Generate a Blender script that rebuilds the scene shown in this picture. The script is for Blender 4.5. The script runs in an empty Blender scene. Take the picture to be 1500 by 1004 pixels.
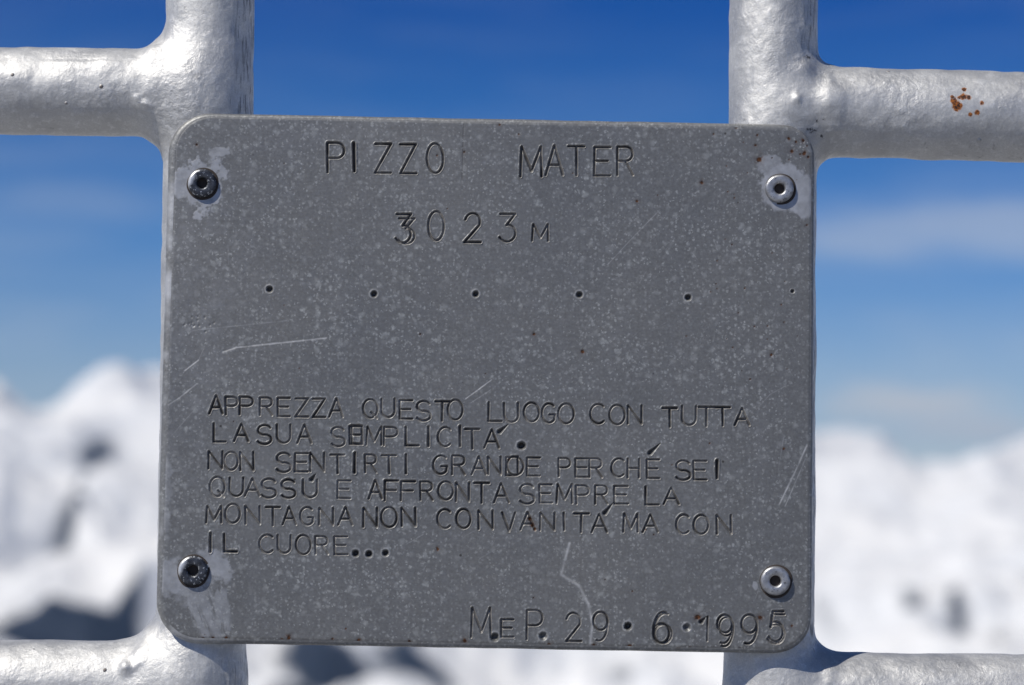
import bpy, math, random
import numpy as np
from mathutils import Vector, Matrix

random.seed(7)
rng = np.random.default_rng(11)
R = math.radians
S = bpy.context.scene
C = S.collection

# ------------------------------------------------------------------ camera
PITCH, ROLL, DIST, ZC = R(3.8), R(0.95), 0.85, 1.5
FPX = 3400.0                                   # focal length in photo pixels (1500 wide)
fwd = np.array([0, math.cos(PITCH), math.sin(PITCH)])
up0 = np.array([0, -math.sin(PITCH), math.cos(PITCH)])
rt0 = np.array([1.0, 0, 0])
rt = rt0 * math.cos(ROLL) + up0 * math.sin(ROLL)
up = -rt0 * math.sin(ROLL) + up0 * math.cos(ROLL)
cam_pos = np.array([0, 0, ZC]) - fwd * DIST
cd = bpy.data.cameras.new('camera')
cam = bpy.data.objects.new('camera', cd)
C.objects.link(cam)
M = Matrix(((rt[0], up[0], -fwd[0], cam_pos[0]), (rt[1], up[1], -fwd[1], cam_pos[1]),
            (rt[2], up[2], -fwd[2], cam_pos[2]), (0, 0, 0, 1)))
cam.matrix_world = M
cd.sensor_width = 23.6
cd.lens = FPX / 1500 * 23.6
cd.clip_start = 0.01
cd.clip_end = 200000
cd.dof.use_dof = True
cd.dof.focus_distance = DIST + 0.004
cd.dof.aperture_fstop = 5.6
S.camera = cam


def P(px, py, Y=0.0):
    """point of the vertical plane y=Y that lies behind a pixel of the 1500x1004 photo"""
    d = fwd + rt * ((px - 750) / FPX) + up * (-(py - 502) / FPX)
    t = (Y - cam_pos[1]) / d[1]
    return cam_pos + d * t


# ------------------------------------------------------------------ light
sun_dir = Vector((-2.0, -1.6, 2.8)).normalized()
elev = math.asin(sun_dir.z)
azim = math.atan2(sun_dir.x, sun_dir.y)
W = bpy.data.worlds.new('World')
S.world = W
W.use_nodes = True
nt = W.node_tree
nt.nodes.clear()


def N(tree, typ, **kw):
    n = tree.nodes.new(typ)
    for k, v in kw.items():
        if k.startswith('i_'):
            n.inputs[k[2:].replace('_', ' ')].default_value = v
        elif k.startswith('n_'):
            n.inputs[int(k[2:])].default_value = v
        else:
            setattr(n, k, v)
    return n


def math_(t, op, a, b=None, c=None, clamp=False):
    n = t.nodes.new('ShaderNodeMath')
    n.operation = op
    n.use_clamp = clamp
    for i, v in enumerate((a, b, c)):
        if v is None:
            continue
        if isinstance(v, (int, float)):
            n.inputs[i].default_value = v
        else:
            t.links.new(v, n.inputs[i])
    return n.outputs[0]


def vmath(t, op, a, b=None):
    n = t.nodes.new('ShaderNodeVectorMath')
    n.operation = op
    for i, v in enumerate((a, b)):
        if v is None:
            continue
        if isinstance(v, (tuple, list)):
            n.inputs[i].default_value = v
        else:
            t.links.new(v, n.inputs[i])
    return n


def ramp(t, v, p0, p1, c0=(0, 0, 0, 1), c1=(1, 1, 1, 1), mid=()):
    n = t.nodes.new('ShaderNodeValToRGB')
    e = n.color_ramp.elements
    e[0].position, e[0].color = p0, c0
    e[1].position, e[1].color = p1, c1
    for p, c in mid:
        x = e.new(p)
        x.color = c
    t.links.new(v, n.inputs[0])
    return n.outputs[0]


def mixc(t, f, a, b, mode='MIX'):
    n = t.nodes.new('ShaderNodeMix')
    n.data_type = 'RGBA'
    n.blend_type = mode
    for s, v in ((n.inputs[0], f), (n.inputs[6], a), (n.inputs[7], b)):
        if isinstance(v, (int, float)):
            s.default_value = v
        elif isinstance(v, tuple):
            s.default_value = v if len(v) == 4 else (*v, 1)
        else:
            t.links.new(v, s)
    return n.outputs[2]


def noise(t, vec, scale, detail=4, rough=0.5, dist=0.0):
    n = N(t, 'ShaderNodeTexNoise')
    n.inputs['Scale'].default_value = scale
    n.inputs['Detail'].default_value = detail
    n.inputs['Roughness'].default_value = rough
    n.inputs['Distortion'].default_value = dist
    t.links.new(vec, n.inputs['Vector'])
    return n.outputs['Fac']


sky = N(nt, 'ShaderNodeTexSky', sky_type='NISHITA', sun_disc=False, altitude=3000.0,
        air_density=1.0, dust_density=0.0, ozone_density=3.0)
sky.sun_elevation = elev
sky.sun_rotation = azim % (2 * math.pi)
tc = N(nt, 'ShaderNodeTexCoord')
sep = N(nt, 'ShaderNodeSeparateXYZ')
nt.links.new(tc.outputs['Generated'], sep.inputs[0])
zz = sep.outputs[2]
# deep mountain blue above, paler towards the horizon, all the way round
tint = ramp(nt, zz, 0.0, 0.55, (0.86, 0.82, 0.86, 1), (0.34, 0.52, 0.72, 1),
            mid=[(0.05, (0.66, 0.69, 0.78, 1)), (0.11, (0.29, 0.53, 0.80, 1)), (0.165, (0.12, 0.40, 0.74, 1)), (0.21, (0.025, 0.275, 0.69, 1)), (0.30, (0.08, 0.32, 0.66, 1))])
col = mixc(nt, 1.0, sky.outputs[0], tint, 'MULTIPLY')
# thin high cloud in flat layers
mp = N(nt, 'ShaderNodeMapping')
nt.links.new(tc.outputs['Generated'], mp.inputs[0])
mp.inputs['Scale'].default_value = (5, 5, 30)
mp.inputs['Location'].default_value = (1.3, 0.4, 0.15)
c1 = noise(nt, mp.outputs[0], 1.3, 4, 0.55, 0.4)
cm = math_(nt, 'MULTIPLY', ramp(nt, c1, 0.45, 0.85), 0.32)
band = ramp(nt, zz, 0.02, 0.30, (1, 1, 1, 1), (0.10, 0.10, 0.10, 1), mid=[(0.12, (0.85, 0.85, 0.85, 1)), (0.17, (0.3, 0.3, 0.3, 1))])
cm = math_(nt, 'MULTIPLY', cm, band)


def blob(px, py, ax, az, k):
    d = fwd + rt * ((px - 750) / FPX) + up * (-(py - 502) / FPX)
    d = d / np.linalg.norm(d)
    v = vmath(nt, 'SUBTRACT', tc.outputs['Generated'], tuple(d))
    v = vmath(nt, 'MULTIPLY', v.outputs[0], (1 / ax, 1 / ax, 1 / az))
    l = vmath(nt, 'LENGTH', v.outputs[0]).outputs['Value']
    mp2 = N(nt, 'ShaderNodeMapping')
    nt.links.new(tc.outputs['Generated'], mp2.inputs[0])
    mp2.inputs['Scale'].default_value = (1, 1, ax / az)
    n = noise(nt, mp2.outputs[0], 0.9 / ax, 4, 0.6)
    l = math_(nt, 'ADD', l, math_(nt, 'MULTIPLY_ADD', n, 1.6, -0.8))
    return math_(nt, 'MULTIPLY', ramp(nt, l, 0.35, 1.15, (1, 1, 1, 1), (0, 0, 0, 1)), k)


cm = math_(nt, 'MAXIMUM', cm, blob(1480, 332, 0.120, 0.0190, 0.44))
cm = math_(nt, 'MAXIMUM', cm, blob(1270, 350, 0.085, 0.0150, 0.40))
cm = math_(nt, 'MAXIMUM', cm, blob(90, 295, 0.070, 0.014, 0.16))
cm = math_(nt, 'MAXIMUM', cm, blob(1345, 592, 0.048, 0.0100, 1.1))
cm = math_(nt, 'MAXIMUM', cm, blob(1450, 628, 0.045, 0.0100, 0.9))
cloudcol = (5.6, 6.0, 6.5, 1)
col = mixc(nt, cm, col, cloudcol)
bg = N(nt, 'ShaderNodeBackground')
bg.inputs[1].default_value = 0.10
nt.links.new(col, bg.inputs[0])
wo = N(nt, 'ShaderNodeOutputWorld')
nt.links.new(bg.outputs[0], wo.inputs[0])

sl = bpy.data.lights.new('sun', 'SUN')
sl.energy = 4.1
sl.angle = R(0.53)
sl.color = (1.0, 0.95, 0.86)
so = bpy.data.objects.new('sun', sl)
so.rotation_euler = sun_dir.to_track_quat('Z', 'Y').to_euler()
so.location = (-3, -3, 6)
C.objects.link(so)

vs = S.view_settings
vs.view_transform = 'Standard'
vs.look = 'None'
vs.exposure = 0.0
vs.gamma = 1.0
vs.use_curve_mapping = False
S.render.engine = 'CYCLES'


# ------------------------------------------------------------------ helpers
def vnoise2(x, y, seed=0):
    r = np.random.default_rng(seed).random((256, 256)).astype(np.float32)
    xi, yi = np.floor(x).astype(int), np.floor(y).astype(int)
    fx, fy = x - xi, y - yi
    fx = fx * fx * fx * (fx * (fx * 6 - 15) + 10)
    fy = fy * fy * fy * (fy * (fy * 6 - 15) + 10)
    g = lambda a, b: r[(a) % 256, (b) % 256]
    return ((g(xi, yi) * (1 - fx) + g(xi + 1, yi) * fx) * (1 - fy)
            + (g(xi, yi + 1) * (1 - fx) + g(xi + 1, yi + 1) * fx) * fy) * 2 - 1


def fbm2(x, y, oct=4, seed=0, gain=0.5):
    o, a, s = 0, 1, 0
    for i in range(oct):
        c, sn = math.cos(i * 1.1), math.sin(i * 1.1)
        xr, yr = x * c - y * sn, x * sn + y * c
        o = o + a * vnoise2(xr * 2 ** i + 17.3 * i, yr * 2 ** i + 5.1 * i, seed + i)
        s += a
        a *= gain
    return o / s


def vnoise3(x, y, z, seed=0):
    r = np.random.default_rng(seed).random((64, 64, 64)).astype(np.float32)
    xi, yi, zi = [np.floor(v).astype(int) for v in (x, y, z)]
    fx, fy, fz = x - xi, y - yi, z - zi
    fx, fy, fz = [f * f * (3 - 2 * f) for f in (fx, fy, fz)]
    out = 0
    for a in (0, 1):
        for b in (0, 1):
            for c in (0, 1):
                out = out + r[(xi + a) % 64, (yi + b) % 64, (zi + c) % 64] * \
                    (fx if a else 1 - fx) * (fy if b else 1 - fy) * (fz if c else 1 - fz)
    return out * 2 - 1


def make_mesh(name, co, quads, normals=None, smooth=True, attrs=None):
    me = bpy.data.meshes.new(name)
    n, q = len(co), len(quads)
    me.vertices.add(n)
    me.vertices.foreach_set('co', np.asarray(co, np.float32).ravel())
    me.loops.add(q * 4)
    me.loops.foreach_set('vertex_index', np.asarray(quads, np.int32).ravel())
    me.polygons.add(q)
    me.polygons.foreach_set('loop_start', np.arange(0, q * 4, 4, dtype=np.int32))
    me.update(calc_edges=True)
    me.validate()
    if smooth:
        me.polygons.foreach_set('use_smooth', np.ones(len(me.polygons), bool))
    if attrs:
        for k, v in attrs.items():
            a = me.attributes.new(k, 'FLOAT', 'POINT')
            a.data.foreach_set('value', np.asarray(v, np.float32))
    if normals is not None:
        me.normals_split_custom_set_from_vertices(np.asarray(normals, np.float32))
    return me


def submesh(name, co, quads, normals=None, attrs=None):
    used = np.unique(quads)
    mp_ = np.zeros(len(co), np.int32)
    mp_[used] = np.arange(len(used))
    return make_mesh(name, co[used], mp_[quads], None if normals is None else normals[used],
                     True, None if attrs is None else {k: v[used] for k, v in attrs.items()})


def link(name, me, mat, parent=None, **props):
    o = bpy.data.objects.new(name, me)
    C.objects.link(o)
    if me and mat:
        me.materials.append(mat)
    if parent:
        o.parent = parent
        o.matrix_parent_inverse = parent.matrix_world.inverted()
    for k, v in props.items():
        o[k] = v
    return o


def thing(name, loc, label, cat):
    o = bpy.data.objects.new(name, None)
    o.location = loc
    o.empty_display_size = 0.05
    C.objects.link(o)
    o['label'], o['category'] = label, cat
    return o


def mat(name):
    m = bpy.data.materials.new(name)
    m.use_nodes = True
    t = m.node_tree
    b = t.nodes['Principled BSDF']
    return m, t, b


def bump(t, h, strength, dist, prev=None):
    n = N(t, 'ShaderNodeBump')
    n.inputs['Strength'].default_value = strength
    n.inputs['Distance'].default_value = dist
    t.links.new(h, n.inputs['Height'])
    if prev is not None:
        t.links.new(prev, n.inputs['Normal'])
    return n.outputs[0]


def setv(t, sock, v):
    if isinstance(v, (int, float)):
        sock.default_value = v
    elif isinstance(v, tuple):
        sock.default_value = v if len(v) == 4 else (*v, 1)
    else:
        t.links.new(v, sock)


# ------------------------------------------------------------------ materials
def silver_paint():
    m, t, b = mat('aluminium_paint')
    g = N(t, 'ShaderNodeNewGeometry').outputs['Position']
    n1 = noise(t, g, 60, 5, 0.6)
    n2 = noise(t, g, 420, 4, 0.6)
    n3 = noise(t, g, 130, 3, 0.5, 1.5)
    mpg = N(t, 'ShaderNodeMapping')
    t.links.new(g, mpg.inputs[0])
    mpg.inputs['Scale'].default_value = (9, 9, 1)
    streak = noise(t, mpg.outputs[0], 110, 4, 0.65)
    c = ramp(t, n1, 0.3, 0.72, (0.52, 0.52, 0.52, 1), (0.74, 0.74, 0.73, 1))
    c = mixc(t, ramp(t, n2, 0.52, 0.72, (0, 0, 0, 1), (0.55, 0.55, 0.55, 1)), c, (0.88, 0.88, 0.88, 1))
    c = mixc(t, ramp(t, noise(t, g, 1500, 3, 0.7), 0.40, 0.60, (0.30, 0.30, 0.30, 1), (0, 0, 0, 1)), c, (0.40, 0.40, 0.40, 1))
    # grime caught by the brush marks
    gr = math_(t, 'MULTIPLY', ramp(t, noise(t, g, 260, 6, 0.75, 0.8), 0.58, 0.70), ramp(t, noise(t, g, 35, 3, 0.5), 0.45, 0.62))
    c = mixc(t, math_(t, 'MULTIPLY', gr, 0.55), c, (0.14, 0.14, 0.15, 1))
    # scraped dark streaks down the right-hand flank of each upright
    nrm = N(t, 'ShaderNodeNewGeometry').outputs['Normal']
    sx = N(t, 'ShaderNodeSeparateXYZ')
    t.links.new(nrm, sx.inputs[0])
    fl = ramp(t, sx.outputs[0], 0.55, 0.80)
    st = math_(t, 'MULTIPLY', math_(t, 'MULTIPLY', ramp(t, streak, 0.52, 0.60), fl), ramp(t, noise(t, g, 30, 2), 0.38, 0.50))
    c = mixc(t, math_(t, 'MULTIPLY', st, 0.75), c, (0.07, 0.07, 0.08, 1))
    # specks
    vo = N(t, 'ShaderNodeTexVoronoi', feature='F1')
    vo.inputs['Scale'].default_value = 150
    t.links.new(g, vo.inputs['Vector'])
    pick = N(t, 'ShaderNodeSeparateColor')
    t.links.new(vo.outputs['Color'], pick.inputs[0])
    sp = math_(t, 'MULTIPLY', ramp(t, vo.outputs['Distance'], 0.06, 0.13, (1, 1, 1, 1), (0, 0, 0, 1)), ramp(t, pick.outputs[0], 0.86, 0.88))
    spd = math_(t, 'MULTIPLY', sp, ramp(t, pick.outputs[1], 0.5, 0.55))
    c = mixc(t, math_(t, 'MULTIPLY', spd, 0.8), c, (0.10, 0.06, 0.045, 1))
    # rusty blister on the right-hand arm
    rust = None
    for (px, py, r) in ((1401, 157, 9), (1396, 149, 6), (1411, 143, 7), (1404, 144, 4), (1418, 144, 5), (1394, 143, 3.5), (1437, 152, 4.5), (1430, 166, 5), (1420, 169, 4), (1412, 131, 4)):
        p = P(px, py, 0.006)
        d = vmath(t, 'SUBTRACT', g, tuple(p))
        d = vmath(t, 'MULTIPLY', d.outputs[0], (1, 0.25, 1))
        l = vmath(t, 'LENGTH', d.outputs[0]).outputs['Value']
        k = ramp(t, math_(t, 'ADD', math_(t, 'MULTIPLY', l, 1 / (r * 0.00025)), math_(t, 'MULTIPLY_ADD', noise(t, g, 800, 4, 0.7), 1.5, -0.75)), 0.65, 1.5, (1, 1, 1, 1), (0, 0, 0, 1))
        rust = k if rust is None else math_(t, 'MAXIMUM', rust, k)
    rc = ramp(t, math_(t, 'ADD', math_(t, 'MULTIPLY', rust, .62), math_(t, 'MULTIPLY_ADD', noise(t, g, 900, 4, 0.7), 1.9, -.83)), 0.15, 0.86, (0.46, 0.20, 0.05, 1), (0.03, 0.010, 0.006, 1), mid=[(.52, (0.40, 0.125, 0.016, 1))])
    c = mixc(t, rust, c, rc)
    for (px, py, r, el_) in ((1195, 180, 5, 1), (1205, 177, 4, 1), (1186, 192, 5, 2.2), (1203, 200, 4, 1), (1176, 186, 3, 2), (1183, 84, 4, 2), (272, 12, 3, 1), (1190, 62, 3, 1)):
        p = P(px, py, 0.008)
        d = vmath(t, 'SUBTRACT', g, tuple(p))
        d = vmath(t, 'MULTIPLY', d.outputs[0], (1 / el_, 0.25, 1))
        l = vmath(t, 'LENGTH', d.outputs[0]).outputs['Value']
        k = ramp(t, math_(t, 'ADD', math_(t, 'MULTIPLY', l, 1 / (r * 0.00025)), math_(t, 'MULTIPLY_ADD', noise(t, g, 1100, 4, 0.7), 4.0, -1.9)), 0.45, 0.9, (.85, .85, .85, 1), (0, 0, 0, 1))
        c = mixc(t, k, c, (0.05, 0.05, 0.055, 1))
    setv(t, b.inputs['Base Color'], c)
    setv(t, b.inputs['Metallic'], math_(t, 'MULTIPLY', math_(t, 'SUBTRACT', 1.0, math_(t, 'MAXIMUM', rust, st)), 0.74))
    setv(t, b.inputs['Roughness'], ramp(t, n1, 0.3, 0.7, (0.53, 0.53, 0.53, 1), (0.68, 0.68, 0.68, 1)))
    lump = math_(t, 'MULTIPLY', noise(t, g, 85, 3, 0.45), ramp(t, noise(t, g, 28, 2, .5), .35, .65, (0.25, 0.25, 0.25, 1), (1, 1, 1, 1)))
    nb = bump(t, lump, 0.55, 0.0026)
    wr = math_(t, 'MULTIPLY', noise(t, g, 210, 5, 0.62, 0.35), ramp(t, noise(t, g, 40, 2, .5), .40, .62, (0.3, 0.3, 0.3, 1), (1, 1, 1, 1)))
    nb = bump(t, wr, 0.6, 0.0011, nb)
    nb = bump(t, math_(t, 'MULTIPLY', noise(t, g, 520, 5, 0.7, 0.6), ramp(t, noise(t, g, 55, 3, .6), .38, .62, (0.15, 0.15, 0.15, 1), (1, 1, 1, 1))), 0.6, 0.00042, nb)
    nb = bump(t, sp, 0.9, 0.0005, nb)
    nb = bump(t, rust, -0.3, 0.0002, nb)
    setv(t, b.inputs['Normal'], nb)
    return m


def plate_metal(edge=False):
    m, t, b = mat('weathered_plate_edge' if edge else 'weathered_plate')
    g = N(t, 'ShaderNodeNewGeometry').outputs['Position']

    def att(k):
        return N(t, 'ShaderNodeAttribute', attribute_name=k).outputs['Fac']
    big = noise(t, g, 14, 4, 0.55)
    fine = noise(t, g, 900, 3, 0.6)
    c = ramp(t, big, 0.32, 0.70, (0.134, 0.137, 0.130, 1), (0.208, 0.205, 0.188, 1))
    c = mixc(t, ramp(t, noise(t, g, 160, 5, 0.7), 0.45, 0.75, (0, 0, 0, 1), (0.6, 0.6, 0.6, 1)), c, (0.25, 0.26, 0.265, 1))
    mb = N(t, 'ShaderNodeMapping')
    t.links.new(g, mb.inputs[0])
    mb.inputs['Scale'].default_value = (0.04, 1, 1)
    br = noise(t, mb.outputs[0], 1100, 3, .6)
    c = mixc(t, ramp(t, br, .40, .62, (0.28, 0.28, 0.28, 1), (0, 0, 0, 1)), c, (0.10, 0.102, 0.10, 1))
    md = N(t, 'ShaderNodeMapping')
    t.links.new(g, md.inputs[0])
    md.inputs['Scale'].default_value = (1, 1, 0.12)
    drip = ramp(t, noise(t, md.outputs[0], 90, 4, .6), .52, .75, (0, 0, 0, 1), (0.28, 0.28, 0.28, 1))
    c = mixc(t, drip, c, (0.30, 0.305, 0.31, 1))
    c = mixc(t, 0.50, c, mixc(t, fine, (0.06, 0.062, 0.07), (0.36, 0.365, 0.38)))
    # pale oxide spots of several sizes
    for sc, r0, r1, pk, k, off in ((360, .10, .46, .35, .46, 0), (520, .10, .46, .42, .62, 3.1), (860, .10, .42, .52, 1., 7.7), (290, .10, .44, .62, .34, 5.5), (640, .10, .45, .45, .75, 9.2)):
        mp_ = N(t, 'ShaderNodeMapping')
        t.links.new(g, mp_.inputs[0])
        mp_.inputs['Location'].default_value = (off, off * .7, off * 1.3)
        mp_.inputs['Scale'].default_value = (1, 0.2, 1)
        wob = N(t, 'ShaderNodeTexNoise')
        wob.inputs['Scale'].default_value = sc * 1.5
        t.links.new(mp_.outputs[0], wob.inputs['Vector'])
        wv = vmath(t, 'MULTIPLY', wob.outputs['Color'], (1.1 / sc, 0, 1.1 / sc))
        wv = vmath(t, 'ADD', mp_.outputs[0], wv.outputs[0])
        vo = N(t, 'ShaderNodeTexVoronoi', feature='F1')
        vo.inputs['Scale'].default_value = sc
        t.links.new(wv.outputs[0], vo.inputs['Vector'])
        pc = N(t, 'ShaderNodeSeparateColor')
        t.links.new(vo.outputs['Color'], pc.inputs[0])
        dd = math_(t, 'DIVIDE', vo.outputs['Distance'], math_(t, 'MULTIPLY_ADD', pc.outputs[1], 0.9, 0.35))
        s = math_(t, 'MULTIPLY', ramp(t, dd, r0, r1, (1, 1, 1, 1), (0, 0, 0, 1)), ramp(t, pc.outputs[0], pk, min(pk + .25, 1)))
        s = math_(t, 'MULTIPLY', s, ramp(t, noise(t, g, 40, 3, .6), .32, .60, (0.28, 0.28, 0.28, 1), (1, 1, 1, 1)))
        c = mixc(t, math_(t, 'MULTIPLY', s, k), c, (0.49, 0.50, 0.49, 1))
    # tiny black pits
    vo = N(t, 'ShaderNodeTexVoronoi', feature='F1')
    vo.inputs['Scale'].default_value = 115
    mp_ = N(t, 'ShaderNodeMapping')
    t.links.new(g, mp_.inputs[0])
    mp_.inputs['Scale'].default_value = (1, 0.1, 1)
    t.links.new(mp_.outputs[0], vo.inputs['Vector'])
    pc = N(t, 'ShaderNodeSeparateColor')
    t.links.new(vo.outputs['Color'], pc.inputs[0])
    pit = math_(t, 'MULTIPLY', ramp(t, vo.outputs['Distance'], 0.035, 0.07, (1, 1, 1, 1), (0, 0, 0, 1)), ramp(t, pc.outputs[0], .80, .82))
    c = mixc(t, math_(t, 'MULTIPLY', pit, 0.8), c, (0.03, 0.025, 0.02, 1))
    if edge:
        c = mixc(t, 0.25, c, (0.32, 0.325, 0.33, 1))
        er = ramp(t, noise(t, g, 230, 4, .7), .60, .70)
        c = mixc(t, math_(t, 'MULTIPLY', er, 0.6), c, (0.10, 0.075, 0.05, 1))
        paint_sheen = ramp(t, noise(t, g, 25, 4, .6), .50, .60)
        sc_ = N(t, 'ShaderNodeSeparateXYZ')
        t.links.new(g, sc_.inputs[0])
        paint_sheen = math_(t, 'MULTIPLY', paint_sheen, ramp(t, math_(t, 'MULTIPLY', sc_.outputs[0], -1.0), 0.10, 0.12))
        c = mixc(t, paint_sheen, c, (0.55, 0.56, 0.58, 1))
        rough = 0.5
        nb = bump(t, noise(t, g, 500, 4, .6), .5, .0004)
    else:
        paint_sheen = att('paint_sheen')
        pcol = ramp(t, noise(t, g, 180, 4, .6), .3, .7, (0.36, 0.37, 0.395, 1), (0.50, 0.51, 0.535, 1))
        c = mixc(t, paint_sheen, c, pcol)
        c = mixc(t, math_(t, 'MULTIPLY', att('groove'), .42), c, (0.42, 0.385, 0.35, 1))
        c = mixc(t, att('bright'), c, (0.72, 0.72, 0.72, 1))
        c = mixc(t, math_(t, 'MULTIPLY', att('dirt'), 0.90), c, (0.035, 0.033, 0.033, 1))
        rust = att('rust')
        c = mixc(t, rust, c, ramp(t, noise(t, g, 1200, 2), .35, .65, (0.022, 0.010, 0.006, 1), (0.14, 0.055, 0.02, 1)))
        rough = ramp(t, big, .3, .7, (0.44, 0.44, 0.44, 1), (0.52, 0.52, 0.52, 1))
        nb = bump(t, noise(t, g, 300, 4, .65), .35, .00022)
        nb = bump(t, fine, .3, .00010, nb)
    nb = bump(t, pit, -0.8, .0003, nb)
    setv(t, b.inputs['Base Color'], c)
    b.inputs['Metallic'].default_value = 0.45
    setv(t, b.inputs['Roughness'], rough)
    setv(t, b.inputs['Normal'], nb)
    return m


def rivet_metal(name, dark):
    m, t, b = mat(name)
    g = N(t, 'ShaderNodeNewGeometry').outputs['Position']
    n1 = noise(t, g, 420, 5, 0.65)
    lo, hi = ((0.03, 0.032, 0.04, 1), (0.11, 0.12, 0.14, 1)) if dark else ((0.32, 0.325, 0.34, 1), (0.55, 0.555, 0.57, 1))
    c = ramp(t, n1, 0.35, 0.7, lo, hi)
    if dark:
        c = mixc(t, ramp(t, noise(t, g, 1100, 3), .60, .66), c, (0.5, 0.52, 0.55, 1))
        # worn bare metal along the left rim
        oc = N(t, 'ShaderNodeTexCoord').outputs['Object']
        so_ = N(t, 'ShaderNodeSeparateXYZ')
        t.links.new(oc, so_.inputs[0])
        v = math_(t, 'SUBTRACT', math_(t, 'MULTIPLY', so_.outputs[2], 0.45), so_.outputs[0])
        c = mixc(t, ramp(t, math_(t, 'ADD', math_(t, 'MULTIPLY', v, 100), math_(t, 'MULTIPLY', n1, .2)), .42, .55), c, (0.6, 0.61, 0.63, 1))
    else:
        c = mixc(t, ramp(t, noise(t, g, 700, 4, .7), .56, .68), c, (0.10, 0.10, 0.11, 1))
    setv(t, b.inputs['Base Color'], c)
    b.inputs['Metallic'].default_value = 0.6 if dark else 0.75
    b.inputs['Roughness'].default_value = 0.42
    setv(t, b.inputs['Normal'], bump(t, n1, .5, .0003))
    return m


def simple(name, colr, rough=0.6, metal=0.0):
    m, t, b = mat(name)
    g = N(t, 'ShaderNodeNewGeometry').outputs['Position']
    n1 = noise(t, g, 800, 3)
    c = mixc(t, n1, tuple(x * .6 for x in colr), tuple(min(1, x * 1.4) for x in colr))
    setv(t, b.inputs['Base Color'], c)
    b.inputs['Roughness'].default_value = rough
    b.inputs['Metallic'].default_value = metal
    return m


def terrain_mat():
    m, t, b = mat('snow_rock_shade')
    g = N(t, 'ShaderNodeNewGeometry')
    pos = g.outputs['Position']
    rock_shade = N(t, 'ShaderNodeAttribute', attribute_name='rock_shade').outputs['Fac']
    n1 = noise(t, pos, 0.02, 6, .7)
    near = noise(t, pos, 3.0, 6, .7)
    rk = math_(t, 'ADD', rock_shade, math_(t, 'MULTIPLY_ADD', n1, .5, -.25))
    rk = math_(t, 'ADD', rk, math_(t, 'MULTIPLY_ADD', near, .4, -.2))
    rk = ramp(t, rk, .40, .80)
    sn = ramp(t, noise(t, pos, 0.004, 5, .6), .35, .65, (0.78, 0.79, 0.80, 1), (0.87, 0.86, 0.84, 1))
    rc = ramp(t, noise(t, pos, 0.9, 6, .7), .3, .7, (0.006, 0.011, 0.022, 1), (0.020, 0.026, 0.042, 1))  # dark bluish colour that also stands in for shade on far slopes
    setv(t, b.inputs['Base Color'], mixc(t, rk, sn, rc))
    b.inputs['Roughness'].default_value = 0.8
    b.inputs['Specular IOR Level'].default_value = 0.2
    return m


# ------------------------------------------------------------------ terrain
def skyline(az_deg):
    """height angle of the far ridge, in degrees, by compass bearing from +Y"""
    px = [-1500, -700, -200, 0, 20, 50, 80, 110, 150, 190, 240, 330, 500, 700, 900, 1100, 1200, 1290, 1320, 1345, 1400, 1460, 1500, 1700, 2200, 3200]
    py = [520, 600, 535, 545, 570, 592, 590, 566, 550, 550, 546, 560, 580, 560, 600, 602, 610, 610, 630, 653, 648, 638, 630, 600, 640, 560]
    az, el = [], []
    for x, y in zip(px, py):
        d = fwd + rt * ((x - 750) / FPX) + up * (-(y - 502) / FPX)
        az.append(math.degrees(math.atan2(d[0], d[1])))
        el.append(math.degrees(math.atan2(d[2], math.hypot(d[0], d[1]))))
    return np.interp(az_deg, az, el)


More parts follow.
